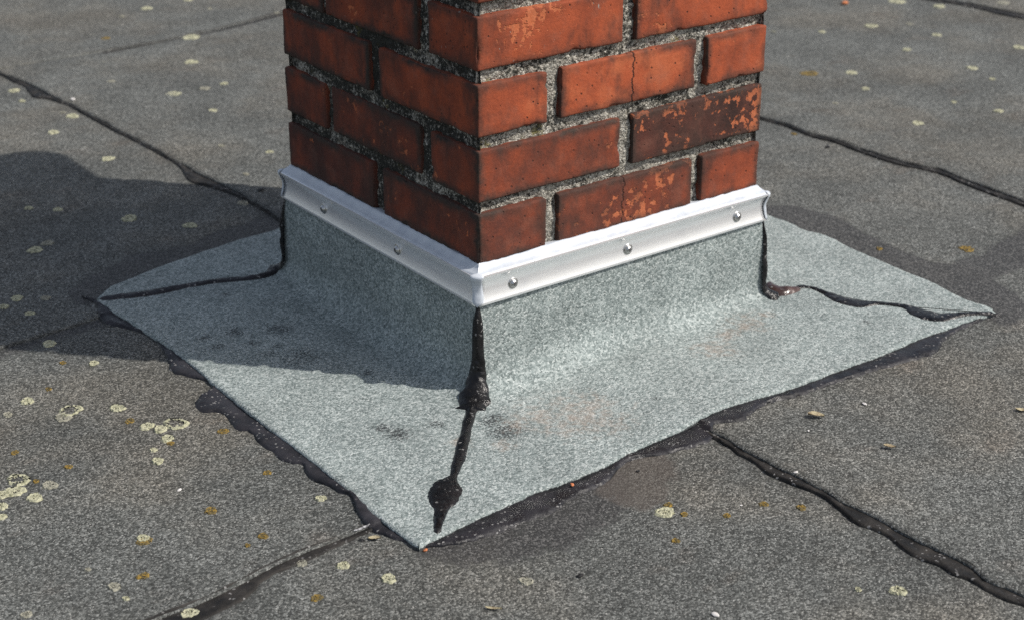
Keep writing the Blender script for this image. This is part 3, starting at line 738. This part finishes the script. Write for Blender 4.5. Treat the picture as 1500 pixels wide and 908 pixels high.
ROWS = range(4, -6, -1)
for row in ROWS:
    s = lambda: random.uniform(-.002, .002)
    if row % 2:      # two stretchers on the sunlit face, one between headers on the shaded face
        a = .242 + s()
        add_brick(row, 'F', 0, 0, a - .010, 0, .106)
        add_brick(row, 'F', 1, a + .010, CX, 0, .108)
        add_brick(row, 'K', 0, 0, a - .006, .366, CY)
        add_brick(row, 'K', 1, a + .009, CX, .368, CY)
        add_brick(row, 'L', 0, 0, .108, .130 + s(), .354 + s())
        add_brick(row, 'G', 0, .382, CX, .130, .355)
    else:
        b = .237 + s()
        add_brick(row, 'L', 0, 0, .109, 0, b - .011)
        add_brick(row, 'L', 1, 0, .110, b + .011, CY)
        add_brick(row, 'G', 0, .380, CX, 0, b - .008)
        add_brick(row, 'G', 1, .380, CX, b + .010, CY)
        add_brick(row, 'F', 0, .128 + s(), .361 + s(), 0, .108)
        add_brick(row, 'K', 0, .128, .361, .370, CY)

def mortar_mesh():
    z0, z1 = -0.011, TOP4 + 9 * PITCH_Z + 0.016
    V, F, AL = [], [], []
    def face(P0, du, dv, n, L, step, base, algae, seed):
        nu, nv = int(L / step) + 1, int((z1 - z0) / step) + 1
        u, v = np.meshgrid(np.linspace(0, L, nu), np.linspace(z0, z1, nv))
        P = np.array(P0) + u.ravel()[:, None] * np.array(du) + v.ravel()[:, None] * np.array(dv)
        rec = base + 0.0034 * fbm(P, 18, seed) + 0.0034 * fbm(P, 95, seed + 3, 2)
        rec = np.clip(rec, 0.0026, 0.015)
        P = P - np.array(n) * rec[:, None]
        base_i = len(V)
        V.extend(P.tolist())
        F.extend([tuple(base_i + q for q in f) for f in grid_faces(nu, nv)])
        AL.extend((algae + 0.35 * fbm(P, 9, seed + 6)).tolist())
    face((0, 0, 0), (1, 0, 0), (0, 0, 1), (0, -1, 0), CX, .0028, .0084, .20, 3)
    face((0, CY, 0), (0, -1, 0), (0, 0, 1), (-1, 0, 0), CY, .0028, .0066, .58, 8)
    face((CX, 0, 0), (0, 1, 0), (0, 0, 1), (1, 0, 0), CY, .02, .006, .4, 13)
    face((CX, CY, 0), (-1, 0, 0), (0, 0, 1), (0, 1, 0), CX, .02, .006, .5, 17)
    return mesh_from('mortar', np.array(V), F, dict(algae=np.array(AL)))
# the four faces end at the arrises, so each is pulled in towards the core to meet its neighbour
mm = mortar_mesh()
co_ = np.array([v.co[:] for v in mm.vertices])
co_[:, 0] = np.clip(co_[:, 0], 0.0035, CX - 0.0035)
co_[:, 1] = np.clip(co_[:, 1], 0.0035, CY - 0.0035)
mm.vertices.foreach_set('co', co_.ravel())
mm.update()
obj('mortar', mm, M['mortar'], chimney)

def slab_mesh(x0, x1, y0, y1, z0, z1, b):
    bm = bmesh.new()
    bmesh.ops.create_cube(bm, size=1)
    for v in bm.verts:
        v.co = Vector((x0 if v.co.x < 0 else x1, y0 if v.co.y < 0 else y1, z0 if v.co.z < 0 else z1))
    bmesh.ops.bevel(bm, geom=list(bm.edges), offset=b, segments=4, affect='EDGES', profile=0.5)
    me = bpy.data.meshes.new('cap_slab')
    bm.to_mesh(me)
    bm.free()
    return me
cap_z = TOP4 + 9 * PITCH_Z + 0.0165
obj('cap_slab', slab_mesh(-.09, CX + .09, -.09, CY + .09, cap_z, cap_z + .10, .042), M['slab'], chimney)

# ------------------------------------------------------------------ the felt collar round the chimney foot
collar = tag(empty('felt_flashing_collar'), 'green grey mineral felt collar turned up round the chimney foot', 'flashing')
FLAT = 0.0068
N_ = np.array
corner = {'N': N_([0, 0.]), 'R': N_([CX, 0.]), 'B': N_([CX, CY]), 'L': N_([0., CY])}
diag = {'N': N_([-1, -1.]), 'R': N_([1, -1.]), 'B': N_([1, 1.]), 'L': N_([-1., 1])}
nB = (0.752, 0.672)
outer = {
    'NR': DATA['NR'],
    'RB': [(0.731, -.2555)] + list(DATA['RB'][1:]) + [(0.752, .42), nB],
    'BL': [nB, (0.35, .661)] + list(DATA['LB'])[:0:-1] + [(-.2880, .5640)],
    'LN': [(-.2886, .5620)] + list(DATA['LN'])[1:],
}
def profile(cove):
    """(offset from the wall, height, flat fraction) from the top of the upstand to the outer edge"""
    rows = [(0.0070, 0.140, -1), (0.0080, 0.125, -1), (0.0096, 0.110, -1), (0.0108, 0.098, -1)]
    c0 = 0.0125
    zc = FLAT + cove
    if zc < 0.090:
        rows.append((0.0118, 0.5 * (0.098 + zc), -1))
    for k in range(0, 13):
        a = math.pi / 2 * k / 12
        rows.append((c0 + cove * (1 - math.cos(a)), zc - cove * math.sin(a), -1))
    return rows
COVE = {'N': 0.038, 'R': 0.018, 'L': 0.020, 'B': 0.020}
def collar_sheet(a, b, out, seed):
    n = 220
    u = np.linspace(0, 1, n)
    cove_u = COVE[a] * (1 - u) + COVE[b] * u + (0.042 - (COVE[a] + COVE[b]) / 2) * np.sin(np.pi * u) ** 0.6
    profs = [profile(c) for c in cove_u]
    R = np.zeros((n, 22, 2))
    for i, p in enumerate(profs):
        R[i] = resample([(q[0], q[1]) for q in p], 22)
    A, B = corner[a], corner[b]
    P = []
    for j in range(22):
        o, z = R[:, j, 0], R[:, j, 1]
        ea_, eb_ = A + diag[a] * o[0], B + diag[b] * o[-1]
        q = ea_[None] * (1 - u[:, None]) + eb_[None] * u[:, None]
        # inside the run the offset follows its own cove
        nd = (diag[a] + diag[b]) / 2
        q = q + nd[None] * (o - (o[0] * (1 - u) + o[-1] * u))[:, None]
        P.append(np.c_[q, z])
    foot = P[-1][:, :2]
    edge = resample(chaikin(out, 1), n)
    ts = np.r_[np.linspace(0, 1, 46)[1:]]
    for t in ts:
        q = foot * (1 - t) + edge * t
        P.append(np.c_[q, np.full(n, FLAT)])
    V = np.concatenate(P)
    flat = np.concatenate([np.full(n, max(0.0, (j - 16) / 5.)) if j < 22 else np.ones(n) for j in range(len(P))]).clip(0, 1)
    wob = fbm(V, 7, seed) * 0.0016 + fbm(V, 30, seed + 2) * 0.0005
    ends = np.tile(sstep(0, .03, u) * sstep(0, .03, 1 - u), len(P))
    V[:, 2] += wob * flat * ends + flat * collar_lift(V[:, :2])
    nd = (diag[a] + diag[b]) / 2
    V[:, :2] += nd[None] * (fbm(V, 8, seed + 4) * 0.0014 * (1 - flat) * ends)[:, None]
    # the cut edge
    last = V[-n:].copy()
    jit = np.c_[vnoise(last, 120, seed + 5), vnoise(last, 120, seed + 6)] * 0.0012
    V[-n:, :2] += jit
    V[-n:, 2] -= 0.0012
    last[:, :2] = V[-n:, :2]
    last[:, 2] = -0.002
    V = np.r_[V, last]
    loss = np.zeros(len(V))
    for x, y, r in DATA['skirt_dark']:
        loss = np.maximum(loss, 0.34 * np.exp(-((V[:, 0] - x) ** 2 + ((V[:, 1] - y)) ** 2) / (2 * (1.25 * r) ** 2)))
    loss += 0.10 * (fbm(V, 5, 3) + 0.1)
    loss[-n:] = 1.0                                        # the cut edge shows its black core
    rust = np.zeros(len(V))
    for x, y, r in DATA['skirt_rust']:
        rust = np.maximum(rust, 0.55 * np.exp(-((V[:, 0] - x) ** 2 + ((V[:, 1] - y)) ** 2) / (2 * (1.35 * r) ** 2)))
    foot_d = np.abs(np.linspace(0, 1, len(P) + 1)[:, None] * 0 + (np.arange(len(P) + 1)[:, None] - 24.0)) / 3.2
    dust = (np.exp(-foot_d ** 2) * (np.sin(np.pi * u) ** 0.5)[None]).ravel() * (0.55 + 0.45 * fbm(V, 6, 21)) * (1.0 if a == 'N' else 0.35)
    me = mesh_from('felt_sheet', V, grid_faces(n, len(P) + 1, flip=True), dict(loss=loss, rust=rust, dust=dust))
    return obj('felt_sheet', me, M['green'], collar)
collar_sheet('N', 'R', outer['NR'], 1)
collar_sheet('R', 'B', outer['RB'], 2)
collar_sheet('B', 'L', outer['BL'], 3)
collar_sheet('L', 'N', outer['LN'], 4)

# bitumen that oozed from under the collar
bleed_strip('bitumen_ooze', DATA['bleed_LN_in'], DATA['bleed_LN_out'], M['tar_aged'], collar, zin=.004, bulge=.0038, seed=21, tuck=.010, ride=True, widen=1.30)
bleed_strip('bitumen_ooze', DATA['bleed_NR_in'], DATA['bleed_NR_out'], M['tar_dark'], collar, zin=.004, bulge=.0036, rough=.0018, seed=22, tuck=.010, ride=True, widen=1.30)

def bead(name, path, mat, parent, seed=0, K=11, gran=0.0008):
    """path rows: (position, half width, height, normal)"""
    pos = np.array([p[0] for p in path], float)
    wid = np.array([[p[1], p[2]] for p in path], float)
    nor = np.array([p[3] for p in path], float)
    ln = np.sum(np.linalg.norm(np.diff(pos, axis=0), axis=1))
    n = int(max(16, ln / 0.002))
    allp = resample(chaikin(np.c_[pos, wid * 1.0, nor], 2), n)
    pos, wid, nor = allp[:, :3], allp[:, 3:5], allp[:, 5:]
    nor /= np.linalg.norm(nor, axis=1, keepdims=True)
    tan = np.gradient(pos, axis=0)
    tan /= np.linalg.norm(tan, axis=1, keepdims=True)
    side = np.cross(tan, nor)
    side /= np.linalg.norm(side, axis=1, keepdims=True)
    cap = np.minimum(sstep(0, 1, np.arange(n) / 3.0 + .15), sstep(0, 1, (n - 1 - np.arange(n)) / 3.0 + .15))
    V = []
    for k in range(K):
        s = -1 + 2 * k / (K - 1)
        q3 = pos + side * (s * wid[:, :1])
        wj = wid[:, 0] * (1 + 0.16 * vnoise(np.c_[np.arange(n) * .11, np.full(n, s > 0), np.zeros(n)], 1, seed)) * cap
        h = wid[:, 1] * (1 - abs(s) ** 2.4) * cap * (1 + 0.3 * vnoise(q3, 90, seed + 2)) - (0.0012 if abs(s) > .99 else 0)
        q = pos + side * (s * wj)[:, None] + nor * (h + gran * vnoise(q3, 260, seed + 4))[:, None]
        V.append(q)
    me = mesh_from(name, np.concatenate(V), grid_faces(n, K))
    fix_normals(me)
    i = len(me.polygons) // 2
    if np.dot(me.polygons[i].normal, nor[n // 2]) < 0:
        me.flip_normals()
    return obj(name, me, mat, parent)

def corner_path(key, widths, heights):
    """down the slit corner of the collar, from under the metal strip to the foot"""
    p = resample([(q[0], q[1]) for q in profile(COVE[key])], 22)
    d = diag[key]
    out = []
    for j in range(22):
        t = j / 21
        o, z = p[j]
        a = min(1, max(0, (t - 0.55) / 0.45))
        nv = np.array([d[0] * .707 * (1 - a), d[1] * .707 * (1 - a), a + .02])
        w = np.interp(t, np.linspace(0, 1, len(widths)), widths)
        h = np.interp(t, np.linspace(0, 1, len(heights)), heights)
        out.append(((*(corner[key] + d * o), z), w, h, nv))
    return out
def surf_z(x, y):
    return float(roof_height((x, y))[0])

up = (0, 0, 1)
def flat_path(pts):
    return [((x, y, FLAT - .0005), w, h, up) for x, y, w, h in pts]
bead('bitumen_bead', corner_path('N', [.005, .007, .0085, .008, .0085, .012, .019, .022], [.004, .005, .005, .005, .005, .006, .006, .005]), M['tar'], collar, 31)
bead('bitumen_bead', flat_path(DATA['near_line']), M['tar'], collar, 32)
bead('bitumen_bead', corner_path('R', [.002, .003, .004, .006, .008, .010, .012], [.003, .003, .004, .005, .006, .006, .005]), M['tar'], collar, 33)
bead('bitumen_bead', flat_path(DATA['right_line']), M['tar'], collar, 34)
bead('bitumen_bead', flat_path(DATA['right_blob']), M['tar_brown'], collar, 35)
bead('bitumen_bead', corner_path('L', [.003, .004, .006, .009, .010, .010, .010], [.004, .004, .005, .006, .006, .005, .005]), M['tar'], collar, 36)
bead('bitumen_bead', flat_path(DATA['left_line']), M['tar_aged'], collar, 37)
for k, line in enumerate(DATA['white_lines']):  # thin raised whitish lines along the bitumen edges
    pts = chaikin(line, 1)
    bead('white_line', [((x, y, surf_z(x, y) + .0016), .0008 + .0004 * math.sin(3 * i + k), .0010, up) for i, (x, y) in enumerate(pts)], M['white_lines'], collar, 50 + k, K=5)

# ------------------------------------------------------------------ metal clamping strips, their screws and sealant
BAR = [(.0100, .1668), (.0139, .1684), (.0150, .1679), (.0150, .1655), (.0139, .1640), (.0120, .1612), (.0105, .1580), (.0095, .1544), (.0090, .1505),
       (.0090, .1465), (.0094, .1425), (.0101, .1385), (.0111, .1342), (.0123, .1300), (.0133, .1270), (.0124, .1263), (.0102, .1268), (.0084, .1400), (.0076, .1640)]
def screw_mesh(kind):
    prof = {'screw': [(0, .0050), (.0024, .0050), (.0024, .0049), (.0040, .0043), (.0053, .0028), (.0058, .0013), (.0058, .0010)],
            'washer': [(.0040, .0014), (.0072, .0014), (.0079, .0009), (.0081, 0.), (.0081, -.0012)],
            'drive_recess': [(0, .0051), (.0016, .0051), (.0023, .00515), (.0027, .0050)]}[kind]
    n, V, F = 20 if kind != 'drive_recess' else 6, [], []
    for r, z in prof:
        for k in range(n):
            a = 2 * math.pi * k / n
            V.append((r * math.cos(a), r * math.sin(a), z))
    for j in range(len(prof) - 1):
        for k in range(n):
            F.append((j * n + k, (j + 1) * n + k, (j + 1) * n + (k + 1) % n, j * n + (k + 1) % n))
    me = mesh_from(kind, V, F)
    bm = bmesh.new(); bm.from_mesh(me)
    bmesh.ops.remove_doubles(bm, verts=bm.verts, dist=1e-6)
    bmesh.ops.recalc_face_normals(bm, faces=bm.faces)
    bm.to_mesh(me); bm.free()
    if me.polygons[0].normal.z < 0:
        me.flip_normals()
    me.polygons.foreach_set('use_smooth', [True] * len(me.polygons))
    return me
SC = {k: screw_mesh(k) for k in ('screw', 'washer', 'drive_recess')}
SC['screw'].materials.append(M['steel']); SC['washer'].materials.append(M['steel']); SC['drive_recess'].materials.append(M['recess'])

def clamp_bar(a, b, label, screws, seed):
    A, B = corner[a], corner[b]
    nd = (diag[a] + diag[b]) / 2
    tv = (B - A) / np.linalg.norm(B - A)
    root = tag(empty('clamping_strip', (*(A + nd * .01), .129)), label, 'metal strip', 'metal strips clamping the felt collar')
    org = np.array([*(A + nd * .01), .129])
    n = 60
    V = []
    for (o, z) in BAR:
        p0, p1 = A + diag[a] * o + tv * .0035, B + diag[b] * o - tv * .0035
        u = np.linspace(0, 1, n)[:, None]
        q = p0 * (1 - u) + p1 * u
        wob = fbm(np.c_[q, np.zeros(n)], 9, seed) * .0005
        V.append(np.c_[q + nd[None] * wob[:, None], np.full(n, z) + fbm(np.c_[q, np.ones(n)], 7, seed + 1) * .0005])
    V = np.concatenate(V)
    K = len(BAR)
    F = []
    for j in range(K):
        for i in range(n - 1):
            j2 = (j + 1) % K
            F.append((j * n + i, j * n + i + 1, j2 * n + i + 1, j2 * n + i))
    F.append(tuple(j * n for j in range(K)))
    F.append(tuple(j * n + n - 1 for j in range(K))[::-1])
    me = mesh_from('strip', V - org, F, smooth=False)
    fix_normals(me)
    sm = [len(p.vertices) == 4 and 3 <= (p.index // (n - 1)) <= 13 for p in me.polygons]
    me.polygons.foreach_set('use_smooth', sm)
    obj('strip', me, M['metal'], root)
    # sealant fillet between strip and brick
    n = 150
    rows = [(-.011, .1780), (-.002, .1790), (.0008, .1792), (.0022, .1765), (.0060, .1728), (.0100, .1702), (.0132, .1689), (.0136, .1675)]
    V = []
    u = np.linspace(0, 1, n)[:, None]
    for k, (o, z) in enumerate(rows):
        q = (A + diag[a] * o) * (1 - u) + (B + diag[b] * o) * u
        q3 = np.c_[q, np.full(n, 0.)]
        amp = (.0006, .0010, .0022, .0012, .0007, .0004, .0001, 0)[k]
        V.append(np.c_[q + nd[None] * (vnoise(q3, 70, seed + 9) * .0006)[:, None], z + amp * fbm(q3, 32, seed + 5) + amp * .5 * vnoise(q3, 140, seed + 6)])
    me = mesh_from('sealant', np.concatenate(V) - org, grid_faces(n, len(rows), flip=True))
    if me.polygons[n * 4].normal.z < 0:
        me.flip_normals()
    obj('sealant', me, M['seal'], root)
    for s in screws:
        p = A + tv * s + nd * .0090
        sc = obj('screw', SC['screw'], None, root)
        sc.location = Vector((*p, .1440)) - Vector(org)
        sc.rotation_euler = Vector((nd[0], nd[1], 0.06)).to_track_quat('Z', 'Y').to_euler()
        for part in ('washer', 'drive_recess'):
            obj(part, SC[part], None, sc)
    return root, org

bar_f, org_f = clamp_bar('N', 'R', 'satin aluminium strip with three screws along the sunlit chimney face', (.047, .241, .444), 3)
bar_l, org_l = clamp_bar('L', 'N', 'satin aluminium strip with two screws along the shaded chimney face', (CY - .370, CY - .176), 5)
clamp_bar('R', 'B', 'satin aluminium strip on the sunlit end face hidden round the right corner', (.06, .24, .42), 7)
clamp_bar('B', 'L', 'satin aluminium strip on the rear face hidden behind the chimney', (.06, .24, .43), 9)
# sealant run down the open corner joints of the strips
def corner_seal(key, parent, org, w, seed):
    d = diag[key]
    path = [((*(corner[key] + d * o), z), ww, hh, (d[0] * .7, d[1] * .7, 0.1)) for o, z, ww, hh in
            ((.0085, .1712, w * 1.2, .0015), (.0126, .1690, w * 1.1, .0018), (.0130, .1650, w * 1.0, .0018), (.0100, .1570, w * .9, .0018), (.0084, .1480, w * .9, .0018), (.0104, .1350, w * 1.0, .0018), (.0122, .1266, w * .8, .0016))]
    o = bead('sealant', path, M['seal'], None, seed, gran=.0003)
    o.parent = parent
    o.location = -Vector(org)
corner_seal('N', bar_f, org_f, .0078, 41)
corner_seal('R', bar_f, org_f, .0050, 42)
corner_seal('L', bar_l, org_l, .0050, 43)

# ------------------------------------------------------------------ lichens and litter on the felt
CAM2 = np.array(cam.location)
def size_at(x, y, px):
    return px * np.linalg.norm(np.array([x, y, 0]) - CAM2) / 2444.8

def rosette(dm, ring, seed, flat=1.0):
    nr, na = 6, 26
    V, F = [(0, 0, .0009)], []
    rr = np.random.default_rng(seed)
    lob = rr.uniform(0, 6.28, 4)
    for i in range(1, nr + 1):
        t = i / nr
        for k in range(na):
            a = 2 * math.pi * k / na
            rad = dm / 2 * t * (1 + t * (.10 * math.sin(2 * a + lob[0]) + .08 * math.sin(3 * a + lob[1]) + .07 * math.sin(7 * a + lob[2]) + rr.uniform(-.09, .09)))
            z = (.0011 if i < nr else -.0004) + rr.uniform(-.0004, .0005) + (.0005 if i == nr - 1 else 0)
            V.append((rad * math.cos(a), rad * math.sin(a), z * flat))
    for k in range(na):
        if not ring:
            F.append((0, 1 + k, 1 + (k + 1) % na))
    for i in range(1, nr):
        for k in range(na):
            keep = 0.97
            if ring:
                keep = (0.0, 0.12, 0.35, 0.75, 0.92)[i - 1]
            elif i <= 2:
                keep = 0.72
            if rr.random() > keep:
                continue
            a, b = 1 + (i - 1) * na + k, 1 + (i - 1) * na + (k + 1) % na
            F.append((a, a + na, b + na, b))
    me = mesh_from('lichen', V, F, smooth=False)
    fix_normals(me)
    if sum(p.normal.z for p in me.polygons) < 0:
        me.flip_normals()
    return me

def where(x, y):
    d = np.array([-.6756, .7373])
    n = np.array([d[1], -d[0]])
    along, across = np.dot((x, y), d), -(x * n[0] + y * n[1])
    lo, hi = 0.0, -(CX * n[0] + CY * n[1])
    a, b = min(lo, hi), max(lo, hi)
    if x < float(edge_a(y)):
        if a < across < b and along > 0:
            return 'in the shadow of the chimney'
        if y < float(yF(x)):
            return 'on felt below the cross seam at collar tip'
        if y < .75:
            return 'on sunlit felt between chimney shadow and cross seam'
        return 'on sunlit felt beyond the chimney shadow'
    if x < float(edge_c(y)):
        if y < 0.0:
            return 'on felt in front of the sunlit chimney face'
        return 'on the felt strip behind the chimney' if y > .55 else 'on felt beside the pointed collar corner'
    if x < float(edge_d(y)):
        return 'on the felt strip one seam beyond the chimney'
    return 'on the farthest felt strip past two seams'

ALL_L = np.array([(q[0], q[1], size_at(*q)) for q in list(DATA['pale']) + list(DATA['yellow'])])
def company(x, y, dm):
    dd = np.hypot(ALL_L[:, 0] - x, ALL_L[:, 1] - y)
    gap = np.where(dd > 1e-6, dd - ALL_L[:, 2] / 2 - dm / 2, 9).min()
    return 'touching another ' if gap < .004 else ('standing alone ' if gap > .06 else '')
for k, (x, y, px) in enumerate(DATA['pale']):
    dm = size_at(x, y, px)
    ring = px >= 30 and x < 0
    faint = (k % 4 == 2 or px < 9) and not ring
    far = x > 1.0 or y > 0.9
    o = obj('lichen', rosette(dm, ring, k), M['grey' if faint else 'pale'], None, (x, y, surf_z(x, y) + .0004))
    o.rotation_euler = (0, 0, random.uniform(0, 6.28))
    size = 'large' if dm > .026 else ('tiny' if dm < .011 else 'small')
    look = 'ring shaped pale green lichen' if ring else (size + (' dull grey lichen patch' if faint else ' pale green lichen patch'))
    lab = look + ' ' + company(x, y, dm) + where(x, y)
    tag(o, lab, 'lichen', 'lichens: ' + lab)
for k, (x, y, px) in enumerate(DATA['yellow']):
    dm = size_at(x, y, px)
    o = obj('lichen', rosette(dm, False, 300 + k, .7), M['yellow'], None, (x, y, surf_z(x, y) + .0003))
    o.rotation_euler = (0, 0, random.uniform(0, 6.28))
    lab = ('mustard yellow lichen patch ' if px > 12 else 'small mustard yellow lichen spot ') + company(x, y, dm) + where(x, y)
    tag(o, lab, 'lichen', 'lichens: ' + lab)

def leaf_mesh(L, Wd, seed):
    rr = np.random.default_rng(seed)
    nu, nv = 9, 5
    V = []
    for j in range(nv):
        s = -1 + 2 * j / (nv - 1)
        for i in range(nu):
            t = i / (nu - 1)
            w = Wd / 2 * math.sin(math.pi * min(1, t * .93 + .04)) ** .75
            V.append((L * (t - .5), s * w * (1 + rr.uniform(-.1, .1)), .0012 + .22 * Wd * s * s + .06 * L * math.sin(3 * t + seed) + rr.uniform(0, .0006)))
    V = np.array(V)
    V[:, 2] -= V[:, 2].min() - .0003
    n = len(V)
    F = grid_faces(nu, nv)
    W2 = V.copy(); W2[:, 2] += .0005
    G = [tuple(q + n for q in f) for f in F]
    return mesh_from('leaf', np.r_[V, W2], [f[::-1] for f in F] + G)
LEAF = ['curled tan leaf scrap on felt right of the wide bitumen seam', 'small pinkish dry leaf scrap lying on sunlit felt', 'reddish dry leaf scrap on felt beyond the pointed collar corner',
        'narrow pale dry leaf lying below the collar tip', 'crumpled brown leaf scrap beside the cross seam end']
for k, (x, y, px) in enumerate(DATA['leaf']):
    L = size_at(x, y, px)
    o = obj('leaf', leaf_mesh(L, L * (.5 if k != 3 else .2), k + 1), M['leaf'], None, (x, y, surf_z(x, y) + .0006))
    o.rotation_euler = (0, 0, -.65 + random.uniform(-.3, .3))
    tag(o, LEAF[k], 'leaf')

def crumb_mesh(L, seed, flat):
    bm = bmesh.new()
    bmesh.ops.create_icosphere(bm, subdivisions=2, radius=.5)
    rr = np.random.default_rng(seed)
    ax = rr.normal(size=(7, 3)); ax /= np.linalg.norm(ax, axis=1, keepdims=True)
    for v in bm.verts:
        for a in ax:
            d = v.co.dot(Vector(a)) - .33
            if d > 0:
                v.co -= Vector(a) * d
        v.co = Vector((v.co.x * L, v.co.y * L * .7, v.co.z * L * flat))
    zmin = min(v.co.z for v in bm.verts)
    for v in bm.verts:
        v.co.z -= zmin
    me = bpy.data.meshes.new('crumb')
    bm.to_mesh(me); bm.free()
    return me
CHIP = ['orange brick chip stuck in the bitumen along the collar edge', 'orange brick crumb lying on far felt strip behind the chimney', 'reddish brick chip lying at the collar tip']
BLACK = ['flat black bitumen flake on felt below the collar', 'black bitumen crumb in shade behind the metal strip', 'tiny black bitumen crumb on felt beyond the chimney', 'black bitumen crumb beside the cross seam end', 'small black bitumen crumb near the muddy patch']
WHITE = ['white fleck on felt beside the pointed collar corner', 'white fleck stuck on the lip of the wide seam', 'long white fleck on felt left of the wide seam', 'tiny white grit grain right of the wide seam', 'tiny white grit grain left of the wide seam',
         'white bird dropping fleck between the lichen patches', 'white fleck beside the torn seam beyond the shadow']
for kind, labs, cat, name, flat in (('chip', CHIP, 'brick chip', 'brick_chip', .5), ('black', BLACK, 'crumb', 'bitumen_crumb', .35), ('white', WHITE, 'fleck', 'white_fleck', .3)):
    for k, (x, y, px) in enumerate(DATA[kind]):
        L = size_at(x, y, px)
        zz = .0035 if (kind == 'chip' and k == 0) else surf_z(x, y)
        o = obj(name, crumb_mesh(L, 60 + k + len(name), flat), M[{'chip': 'chip', 'black': 'crumb', 'white': 'fleck'}[kind]], None, (x, y, zz + .0002))
        o.rotation_euler = (0, 0, random.uniform(0, 3))
        tag(o, labs[k], cat)
